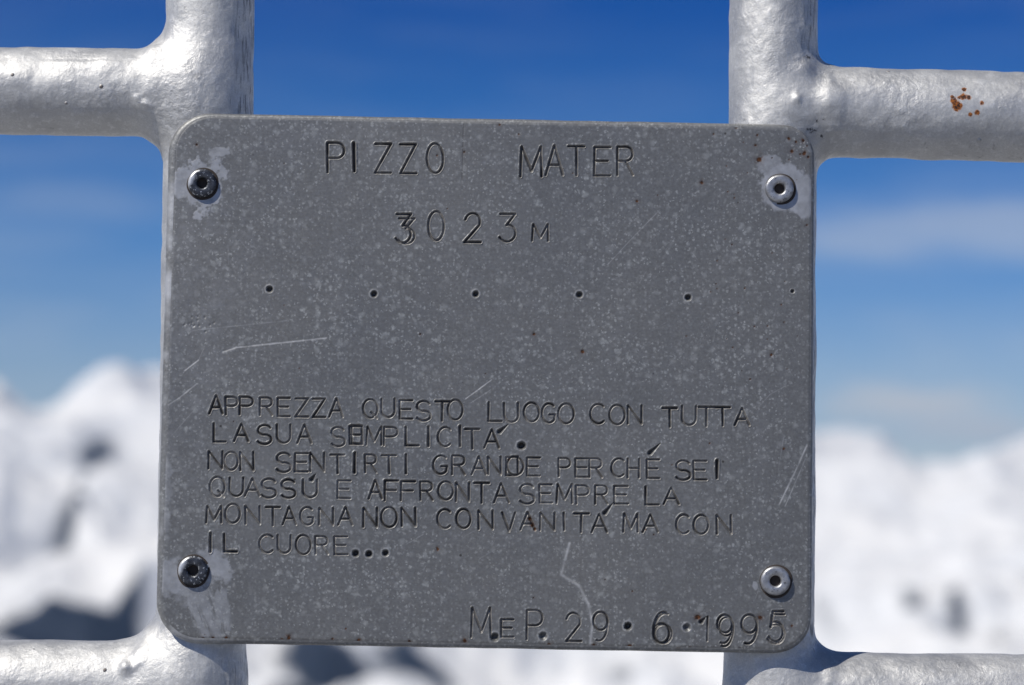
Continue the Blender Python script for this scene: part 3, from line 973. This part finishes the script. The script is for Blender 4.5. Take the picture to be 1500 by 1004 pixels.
def build_plaque():
    h = 0.00022
    x0, x1 = outer[:, 0].min() - h, outer[:, 0].max() + h
    z0, z1 = outer[:, 1].min() - h, outer[:, 1].max() + h
    xs = np.arange(x0, x1, h)
    zs = np.arange(z0, z1, h)
    nx, nz = len(xs), len(zs)
    X, Z = np.meshgrid(xs, zs, indexing='ij')
    sd = poly_sd(inner, X, Z)
    H = np.zeros((nx, nz), np.float32)       # + = out of the plate, towards the viewer
    dirt = np.zeros_like(H)
    groove = np.zeros_like(H)
    word = np.zeros((nx, nz), np.int16)
    bright = np.zeros_like(H)
    wob = fbm2(X * 900, Z * 900, 2, 100)
    wob2 = fbm2(X * 300, Z * 300, 2, 105)

    def win(xa, xb, za, zb, pad):
        i0 = max(int((xa - pad - x0) / h), 0)
        i1 = min(int((xb + pad - x0) / h) + 2, nx)
        j0 = max(int((za - pad - z0) / h), 0)
        j1 = min(int((zb + pad - z0) / h) + 2, nz)
        return slice(i0, i1), slice(j0, j1)

    def segd(sl, a, b):
        xx, zz_ = X[sl], Z[sl]
        e = b - a
        t = np.clip(((xx - a[0]) * e[0] + (zz_ - a[1]) * e[1]) / max(e @ e, 1e-12), 0, 1)
        return np.hypot(xx - a[0] - t * e[0], zz_ - a[1] - t * e[1])

    for wi, (txt, (ox, oy, sc), gl) in enumerate(WORDS):
        for (ch, xa, xb, ya, yb, dep) in gl:
            strokes = []
            lean = random.uniform(-.025, .025)
            blow = random.choice((.5, .7, .85, 1.0, 1.15, 1.3))
            for st in G[ch]:
                pts = []
                for (u, v) in st:
                    px = ox + (xa + (xb - xa) * u + (v - .5) * lean * (yb - ya)) / sc
                    py = oy + (yb + (ya - yb) * v) / sc
                    pts.append(P(px, py, 0)[[0, 2]])
                strokes.append(pts)
            allp = np.array([p for s in strokes for p in s])
            mn, mx = allp.min(0), allp.max(0)
            sl = win(mn[0], mx[0], mn[1], mx[1], .0022)
            D = np.full(X[sl].shape, 1.0)
            for s in strokes:
                for a, b in zip(s[:-1], s[1:]):
                    D = np.minimum(D, segd(sl, a, b))
            # uneven blow: deeper on one side of the letter
            ang = random.uniform(0, 6.28)
            cxy = (mn + mx) / 2
            sz = max(mx[1] - mn[1], 1e-4)
            tilt = ((X[sl] - cxy[0]) * math.cos(ang) + (Z[sl] - cxy[1]) * math.sin(ang)) / sz
            k = np.clip(dep * (1 + .50 * tilt) * (1 + .22 * wob2[sl]), .36, 1.8)
            w = 0.00034 + 0.00020 * k
            w = w * (1 + .10 * wob[sl])
            u = D / w
            grv = np.where(u < 1, -(1 - u ** 1.25), 0) * (0.00034 + 0.00058 * k)
            rim = np.where(u >= 1, 0.00013 * (.4 + k) * np.exp(-((u - 1.3) / .3) ** 2), 0.00006 * np.clip((u - .85) / .15, 0, 1))
            rim = rim * (1 + .5 * wob[sl])
            H[sl] = np.where(H[sl] < -1e-5, np.minimum(H[sl], grv), np.where(grv < 0, grv, np.maximum(H[sl], rim)))
            dirt[sl] = np.maximum(dirt[sl], np.clip((.88 - u) * 2.0, 0, 1) * np.clip((.24 + .72 * k + .6 * wob2[sl]) * blow, 0, 1))
            groove[sl] = np.maximum(groove[sl], np.clip((1.25 - u) * 3, 0, 1) * np.clip(.75 + .6 * wob[sl], 0, 1))
            word[sl] = np.where(u < 0.97, wi + 1, word[sl])
    # punched dots, drill points and accents
    nW = len(WORDS)
    marks = []          # (px, py, r px, depth)
    for (zm, x, y, r, d) in ((Z2, 287, 318, 19, 1), (Z1, 828, 900, 17, 1), (Z1, 898, 903, 17, 1), (Z1, 985, 898, 16, 1),
                             (Z4, 180, 205, 16, .8), (Z4, 377, 200, 15, .6), (Z4, 722, 160, 15, 1), (Z4, 962, 165, 14, .5)):
        marks.append((zm[0] + x / zm[2], zm[1] + y / zm[2], r / zm[2] * 1.12, d))
    for (x, y, r) in ((395, 424, 5), (548, 431, 5), (697, 431, 5), (849, 432, 5), (1008, 436, 5), (1161, 427, 3)):
        marks.append((x, y, r, .9))
    for mi, (px, py, r, d) in enumerate(marks):
        c = P(px, py, 0)[[0, 2]]
        rr = r * PX
        sl = win(c[0], c[0], c[1], c[1], rr * 2.4)
        D = np.hypot(X[sl] - c[0], Z[sl] - c[1]) / rr * (1 + .06 * wob[sl])
        g = np.where(D < 1, -(1 - D ** 2.6) * rr * 1.1 * d, 0.00011 * np.exp(-((D - 1.25) / .3) ** 2))
        H[sl] = np.where(D < 1, np.minimum(H[sl], g), np.where(H[sl] < -1e-5, H[sl], np.maximum(H[sl], g)))
        dirt[sl] = np.maximum(dirt[sl], np.clip((0.85 - D) * 4, 0, 1) * d)
        word[sl] = np.where(D < .97, nW + 1 + mi, word[sl])
        bright[sl] = np.maximum(bright[sl], .22 * np.exp(-((D - 1.3) / .22) ** 2) * (1 + wob[sl]).clip(0, 1.5))
    acc = [(Z2, (222, 210), (176, 248)), (Z2, (982, 304), (928, 354)), (Z1, (620, 480), (597, 512)), (Z2, (745, 602), (702, 654)),
           (Z4, (1040, 122), (1020, 142))]
    for ai, (zm, a, b) in enumerate(acc):
        a = P(zm[0] + a[0] / zm[2], zm[1] + a[1] / zm[2], 0)[[0, 2]]
        b = P(zm[0] + b[0] / zm[2], zm[1] + b[1] / zm[2], 0)[[0, 2]]
        sl = win(min(a[0], b[0]), max(a[0], b[0]), min(a[1], b[1]), max(a[1], b[1]), .002)
        e = b - a
        t = np.clip(((X[sl] - a[0]) * e[0] + (Z[sl] - a[1]) * e[1]) / (e @ e), 0, 1)
        D = np.hypot(X[sl] - a[0] - t * e[0], Z[sl] - a[1] - t * e[1])
        w = .00015 + .00085 * t
        u = D / w
        g = np.where(u < 1, -(1 - u ** 1.5) * w * .95, .0001 * np.exp(-((u - 1.2) / .3) ** 2) * t)
        H[sl] = np.where(u < 1, np.minimum(H[sl], g), np.where(H[sl] < -1e-5, H[sl], np.maximum(H[sl], g)))
        dirt[sl] = np.maximum(dirt[sl], np.clip((.9 - u) * 2, 0, .9))
        word[sl] = np.where(u < .95, nW + 1 + len(marks) + ai, word[sl])
    # scratches: (points, width px, brightness, depth)
    scr = [([(326, 515), (345, 509), (478, 495)], 1.8, .55, 1), ([(326, 515), (342, 510)], 4, .5, .6), ([(270, 543), (291, 527)], 1.6, .5, 1), ([(291, 527), (298, 512)], 1.0, .25, 0),
           ([(240, 597), (262, 583), (288, 562)], 1.5, .38, .6), ([(272, 489), (285, 484), (420, 470)], 1.2, .22, 0), ([(682, 584), (700, 571), (720, 556)], 1.4, .6, 1), ([(690, 590), (719, 571)], 1.0, .3, .3),
           ([(834, 796), (822, 842), (848, 858), (862, 885), (868, 915), (864, 945)], 3.0, .62, .2), ([(1182, 652), (1165, 690), (1142, 738)], 1.8, .60, .5), ([(1180, 672), (1150, 742)], 1.1, .4, 0),
           ([(890, 388), (925, 350), (966, 308)], 1.1, .30, .3), ([(1110, 598), (1128, 578), (1150, 566)], .9, .2, 0), ([(596, 797), (620, 783)], .9, .3, 0), ([(680, 786), (700, 775)], .8, .2, 0),
           ([(1148, 640), (1140, 690)], .8, .2, 0), ([(700, 820), (735, 800)], .7, .2, 0), ([(510, 460), (530, 470)], 1.2, .25, 0), ([(250, 640), (285, 600)], .8, .2, 0)]
    for i in range(46):
        x, y = random.uniform(260, 1170), random.uniform(190, 930)
        a, L = random.choice([random.gauss(-.9, .3), random.uniform(0, 3.1)]), random.uniform(5, 38)
        scr.append(([(x, y), (x + L * math.cos(a), y + L * math.sin(a))], random.uniform(.5, .9), random.uniform(.06, .28), 0))
    for pts, wpx, br, dp in scr:
        q = np.array([P(px, py, 0)[[0, 2]] for px, py in pts])
        mn, mx = q.min(0), q.max(0)
        sl = win(mn[0], mx[0], mn[1], mx[1], .001)
        D = np.full(X[sl].shape, 1.0)
        for a, b in zip(q[:-1], q[1:]):
            D = np.minimum(D, segd(sl, a, b))
        D = D + .00008 * wob[sl]
        f = np.exp(-(D / (wpx * .62 * PX)) ** 2)
        v = br * f * np.clip(.8 + .7 * wob2[sl], .15, 1.3)
        bright[sl] = np.maximum(bright[sl], v)
        H[sl] -= f * .00008 * dp
    # the dark scribed line under the heading gap
    a, b = P(679, 182, 0)[[0, 2]], P(677, 262, 0)[[0, 2]]
    sl = win(a[0], b[0], b[1], a[1], .001)
    f = np.exp(-(segd(sl, a, b) / .00020) ** 2)
    dirt[sl] = np.maximum(dirt[sl], .45 * f)
    H[sl] -= f * .00006
    # splashes of the cross's paint round the rivets (ragged brush marks), then painted-in sheen
    paint_sheen = np.zeros_like(H)
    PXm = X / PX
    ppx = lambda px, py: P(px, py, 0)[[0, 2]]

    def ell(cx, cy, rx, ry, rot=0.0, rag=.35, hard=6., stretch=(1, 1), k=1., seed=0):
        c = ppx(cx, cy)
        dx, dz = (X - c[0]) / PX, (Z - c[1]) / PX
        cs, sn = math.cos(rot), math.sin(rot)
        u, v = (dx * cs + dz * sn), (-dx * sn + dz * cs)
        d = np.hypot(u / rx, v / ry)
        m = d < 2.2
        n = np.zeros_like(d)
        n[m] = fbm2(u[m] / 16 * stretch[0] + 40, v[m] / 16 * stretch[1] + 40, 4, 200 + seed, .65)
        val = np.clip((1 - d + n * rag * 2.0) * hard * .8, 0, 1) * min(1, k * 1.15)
        np.maximum(paint_sheen, np.where(m, val, 0), out=paint_sheen)
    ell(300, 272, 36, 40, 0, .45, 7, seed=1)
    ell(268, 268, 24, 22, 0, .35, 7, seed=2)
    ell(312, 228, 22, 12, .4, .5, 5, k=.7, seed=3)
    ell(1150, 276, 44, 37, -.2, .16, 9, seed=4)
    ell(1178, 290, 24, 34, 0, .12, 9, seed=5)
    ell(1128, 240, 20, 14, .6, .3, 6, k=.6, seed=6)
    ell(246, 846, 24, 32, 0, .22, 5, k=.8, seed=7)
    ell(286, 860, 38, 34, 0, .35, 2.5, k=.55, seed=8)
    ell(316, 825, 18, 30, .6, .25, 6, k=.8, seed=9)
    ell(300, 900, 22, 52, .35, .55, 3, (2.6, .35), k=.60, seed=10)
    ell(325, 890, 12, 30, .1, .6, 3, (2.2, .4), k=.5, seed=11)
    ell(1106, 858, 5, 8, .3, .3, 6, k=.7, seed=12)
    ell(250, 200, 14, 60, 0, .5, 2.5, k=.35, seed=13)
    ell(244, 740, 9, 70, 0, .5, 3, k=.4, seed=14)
    ell(255, 430, 95, 330, 0, .6, .8, k=.22, seed=15)  # sky reflection on the left side, painted in as a pale film
    ell(480, 190, 330, 50, 0, .6, .8, k=.10, seed=16)  # fainter sheen along the top left, painted in the same way
    paint_sheen *= np.clip(.82 + .35 * fbm2(X * 420, Z * 420, 3, 240), .35, 1)
    # rust and black pits
    rust = np.zeros_like(H)
    rs = [(1112, 234, 5), (1079, 187, 2.4), (1155, 203, 2.4), (1177, 206, 3.2), (1160, 222, 3.8), (1178, 225, 3.4), (1184, 230, 2.4), (1166, 208, 1.8), (1028, 268, 3), (782, 490, 2.4),
          (853, 515, 2.4), (1130, 520, 2.4), (1107, 213, 1.8), (780, 770, 4), (776, 760, 3), (783, 775, 3), (298, 936, 3.4), (312, 936, 3.2), (331, 935, 2.4), (413, 937, 2.5), (423, 935, 4), (681, 939, 3.8), (804, 945, 3.6),
          (870, 946, 2.5), (922, 947, 3.4), (1023, 904, 4.6), (1114, 905, 3.2), (1160, 917, 2.2), (641, 805, 2.6), (640, 803, 2), (288, 212, 3), (1084, 951, 2), (236, 776, 2.6), (1172, 226, 1.8), (1182, 214, 1.6),
          (732, 183, 2.2), (760, 197, 1.6), (933, 295, 2), (680, 223, 2.2), (1190 - 8, 330, 2), (1148, 658, 2.4), (525, 938, 3), (487, 936, 2.2), (600, 940, 2), (1010, 950, 2.2)]
    for i in range(60):
        x, y = (random.uniform(1040, 1180), random.uniform(195, 560)) if i < 34 else (random.uniform(260, 1170), random.uniform(190, 930))
        rs.append((x, y, random.uniform(.7, 1.5)))
    for px, py, r in rs:
        c = ppx(px, py)
        rr = r * PX * .88
        sl = win(c[0], c[0], c[1], c[1], rr * 3.4)
        D = np.hypot(X[sl] - c[0], Z[sl] - c[1]) / rr
        D = D * (1 + .45 * wob[sl]) + .3 * wob2[sl]
        rust[sl] = np.maximum(rust[sl], np.clip((1.25 - D) * 1.6, 0, 1))
        rust[sl] = np.maximum(rust[sl], .30 * np.clip((2.6 - D) / 2, 0, 1))
        dirt[sl] = np.maximum(dirt[sl], np.clip((.75 - D) * 3, 0, .8))
        H[sl] -= .00015 * np.exp(-D ** 2)
    # small pock cluster at the left edge
    for i in range(14):
        c = ppx(random.gauss(287, 9), random.gauss(473, 6))
        sl = win(c[0], c[0], c[1], c[1], .0015)
        D = np.hypot(X[sl] - c[0], Z[sl] - c[1]) / .0004
        H[sl] -= .00018 * np.exp(-D ** 2)
    # the sheet itself is not quite flat
    H += .00016 * fbm2(X * 28, Z * 28, 3, 120) + .00003 * fbm2(X * 240, Z * 240, 3, 125)
    H += paint_sheen * .00006
    H -= np.clip((sd + .0009) / .0009, 0, 1) ** 2 * .00018

    # faces wholly or partly inside the inner outline; outer corners of border faces are pulled on to it
    ins = sd < 0
    fin = ins[:-1, :-1] | ins[1:, :-1] | ins[:-1, 1:] | ins[1:, 1:]
    for (px, py) in ((296.5, 269), (1141.5, 277), (283, 836), (1135.5, 851)):      # drilled holes
        c = ppx(px, py)
        fin &= ~(np.hypot(X - c[0], Z - c[1]) < 15 * PX)[:-1, :-1]
    gx, gz = np.gradient(sd, h)
    gl_ = np.maximum(np.hypot(gx, gz), 1e-6)
    mv = ~ins
    Xs = np.where(mv, X - gx / gl_ * sd, X)
    Zs = np.where(mv, Z - gz / gl_ * sd, Z)
    co = np.stack([Xs, -H, Zs], -1).reshape(-1, 3)
    hx, hz = np.gradient(H, h)
    nrm = np.stack([-hx, -np.ones_like(H), -hz], -1)
    nrm[..., 0] = -hx
    # surface is y = -H(x,z); outward normal (towards -y) = (-dH/dx, -1, -dH/dz)
    nrm = (nrm / np.linalg.norm(nrm, axis=-1, keepdims=True)).reshape(-1, 3)
    idx = np.arange(nx * nz).reshape(nx, nz)
    q = np.stack([idx[:-1, :-1], idx[1:, :-1], idx[1:, 1:], idx[:-1, 1:]], -1)
    fw = np.maximum(np.maximum(word[:-1, :-1], word[1:, 1:]), np.maximum(word[1:, :-1], word[:-1, 1:]))
    fw2 = np.minimum(np.minimum(word[:-1, :-1], word[1:, 1:]), np.minimum(word[1:, :-1], word[:-1, 1:]))
    fw = np.where(fw2 > 0, fw, 0)
    attrs = {'groove': groove.ravel(), 'dirt': dirt.ravel(), 'paint_sheen': paint_sheen.ravel(), 'rust': rust.ravel(), 'bright': np.clip(bright, 0, 1).ravel()}
    m_face = plate_metal()
    m_edge = plate_metal(True)
    root = thing('engraved_plaque', tuple(P(710, 950, 0.002)), 'grey metal plaque with stamped lettering riveted to the silver tubular cross', 'plaque')
    bpy.context.view_layer.update()
    qs = q[fin & (fw == 0)]
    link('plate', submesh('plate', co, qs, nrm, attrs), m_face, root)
    names = [('engraved_word', 'stamped lettering reading ' + w[0]) for w in WORDS] + [('punched_dot', None)] * len(marks) + [('stamped_accent', None)] * len(acc)
    for i, (nm, lb) in enumerate(names):
        sel = fin & (fw == i + 1)
        if not sel.any():
            continue
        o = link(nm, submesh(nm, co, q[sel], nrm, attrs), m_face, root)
        if lb:
            o['label'] = lb
    # rounded rim, side wall and back as rings
    rings = []
    n = len(outer)
    tks = [(0.0 - .03, .00016), (.25, .00022), (.5, .00050), (.75, .0010), (.93, .0018), (1.0, .0028), (1.0, .0040), (.9, YF - .0001), (0.2, YF - .0001)]
    irr = fbm2(outer[:, 0] * 160, outer[:, 1] * 160, 3, 140)
    for t, y in tks:
        p = inner + (outer - inner) * t
        if .2 < t <= 1 and y < .0041:
            ctr = p.mean(0)
            dirv = (p - ctr) / np.linalg.norm(p - ctr, axis=1, keepdims=True)
            p = p + dirv * (irr * .00016)[:, None]
        rings.append(np.stack([p[:, 0], np.full(n, y), p[:, 1]], -1))
    rc = np.concatenate(rings)
    ctr = rings[-1].mean(0)
    co2 = np.concatenate([rc, [ctr]])
    qq = []
    for k in range(len(tks) - 1):
        for i in range(n):
            j = (i + 1) % n
            qq.append((k * n + i, k * n + j, (k + 1) * n + j, (k + 1) * n + i))
    me = bpy.data.meshes.new('plate_rim')
    L = (len(tks) - 1) * n
    tris = [(L + i, L + (i + 1) % n, L + n) for i in range(n)]
    me.from_pydata([tuple(v) for v in co2], [], qq + tris)
    me.polygons.foreach_set('use_smooth', np.ones(len(me.polygons), bool))
    me.update()
    import bmesh
    bm = bmesh.new()
    bm.from_mesh(me)
    bmesh.ops.recalc_face_normals(bm, faces=bm.faces)
    bm.to_mesh(me)
    bm.free()
    link('plate_rim', me, m_edge, root)
    return root


plaque = build_plaque()


# ------------------------------------------------------------------ rivets
def lathe(name, prof, n=48, wob=0.0, seed=0):
    """prof: (radius, height towards the viewer)"""
    r_ = random.Random(seed)
    ph = [r_.uniform(0, 6.28) for _ in range(4)]
    vs_, fs = [], []
    for (r, y) in prof:
        for i in range(n):
            a = 2 * math.pi * i / n
            k = 1 + wob * (math.sin(2 * a + ph[0]) + .6 * math.sin(3 * a + ph[1]) + .4 * math.sin(5 * a + ph[2]))
            vs_.append((r * k * math.cos(a), -y * (1 + wob * 2 * math.sin(a + ph[3])), r * k * math.sin(a)))
    for k in range(len(prof) - 1):
        for i in range(n):
            j = (i + 1) % n
            fs.append((k * n + i, (k + 1) * n + i, (k + 1) * n + j, k * n + j))
    fs.append(tuple((len(prof) - 1) * n + i for i in range(n))[::-1])
    me = bpy.data.meshes.new(name)
    me.from_pydata(vs_, [], fs)
    me.polygons.foreach_set('use_smooth', np.ones(len(me.polygons), bool))
    import bmesh
    bm = bmesh.new()
    bm.from_mesh(me)
    bmesh.ops.recalc_face_normals(bm, faces=bm.faces)
    bm.to_mesh(me)
    bm.free()
    return me


m_silver = rivet_metal('rivet_bare_metal', False)
m_dark = rivet_metal('rivet_blackened_metal', True)
m_core = simple('rivet_core', (0.035, 0.03, 0.03), .7, .3)
m_core2 = simple('rivet_core_bright', (0.30, 0.28, 0.26), .45, .7)
m_ring = simple('dark_ring', (0.045, 0.035, 0.03), .85)
for i, (px, py, rp, mt, lb) in enumerate(((296.5, 269, 21, m_dark, 'blackened upper left rivet'), (1141.5, 277, 21, m_silver, None),
                                          (283, 836, 21.5, m_dark, 'half blackened lower left rivet with a dark ring'), (1135.5, 851, 21.5, m_silver, None))):
    c = P(px, py, 0)
    r = rp * PX
    prof = [(r * .93, -.0006), (r * .985, .0003), (r, .0009), (r * .975, .00135), (r * .90, .0017), (r * .80, .00185), (r * .50, .0018), (r * .42, .00165), (r * .37, .0012), (r * .355, .0004), (r * .345, -.0016), (0.0002, -.0022)]
    o = link('rivet', lathe('rivet', prof, 56, .008, i), mt, plaque)
    o.location = Vector(c) - Vector(plaque.location)
    o.matrix_parent_inverse = Matrix.Identity(4)
    o.rotation_euler = (R(random.uniform(-2, 2)), random.uniform(0, 6) * 0, R(random.uniform(-2, 2)))
    if lb:
        o['label'] = lb
    core = link('rivet_stem', lathe('rivet_stem', [(r * .34, -.0021), (r * .30, -.0015), (r * .18, -.0011), (r * .08, -.0012), (.00005, -.0013)], 24, .03, i + 9), m_core, o)
    core.location = (0, 0, 0)
    core.matrix_parent_inverse = Matrix.Identity(4)
    g_ = link('dark_ring', lathe('dark_ring', [(r * .9, .0002), (r * 1.08, .00022), (r * 1.13, .0001), (r * 1.14, -.0002), (r * .5, -.0003)], 56, .02, i + 20), m_ring, o)  # dark ring under the rivet head, shifted slightly right and down
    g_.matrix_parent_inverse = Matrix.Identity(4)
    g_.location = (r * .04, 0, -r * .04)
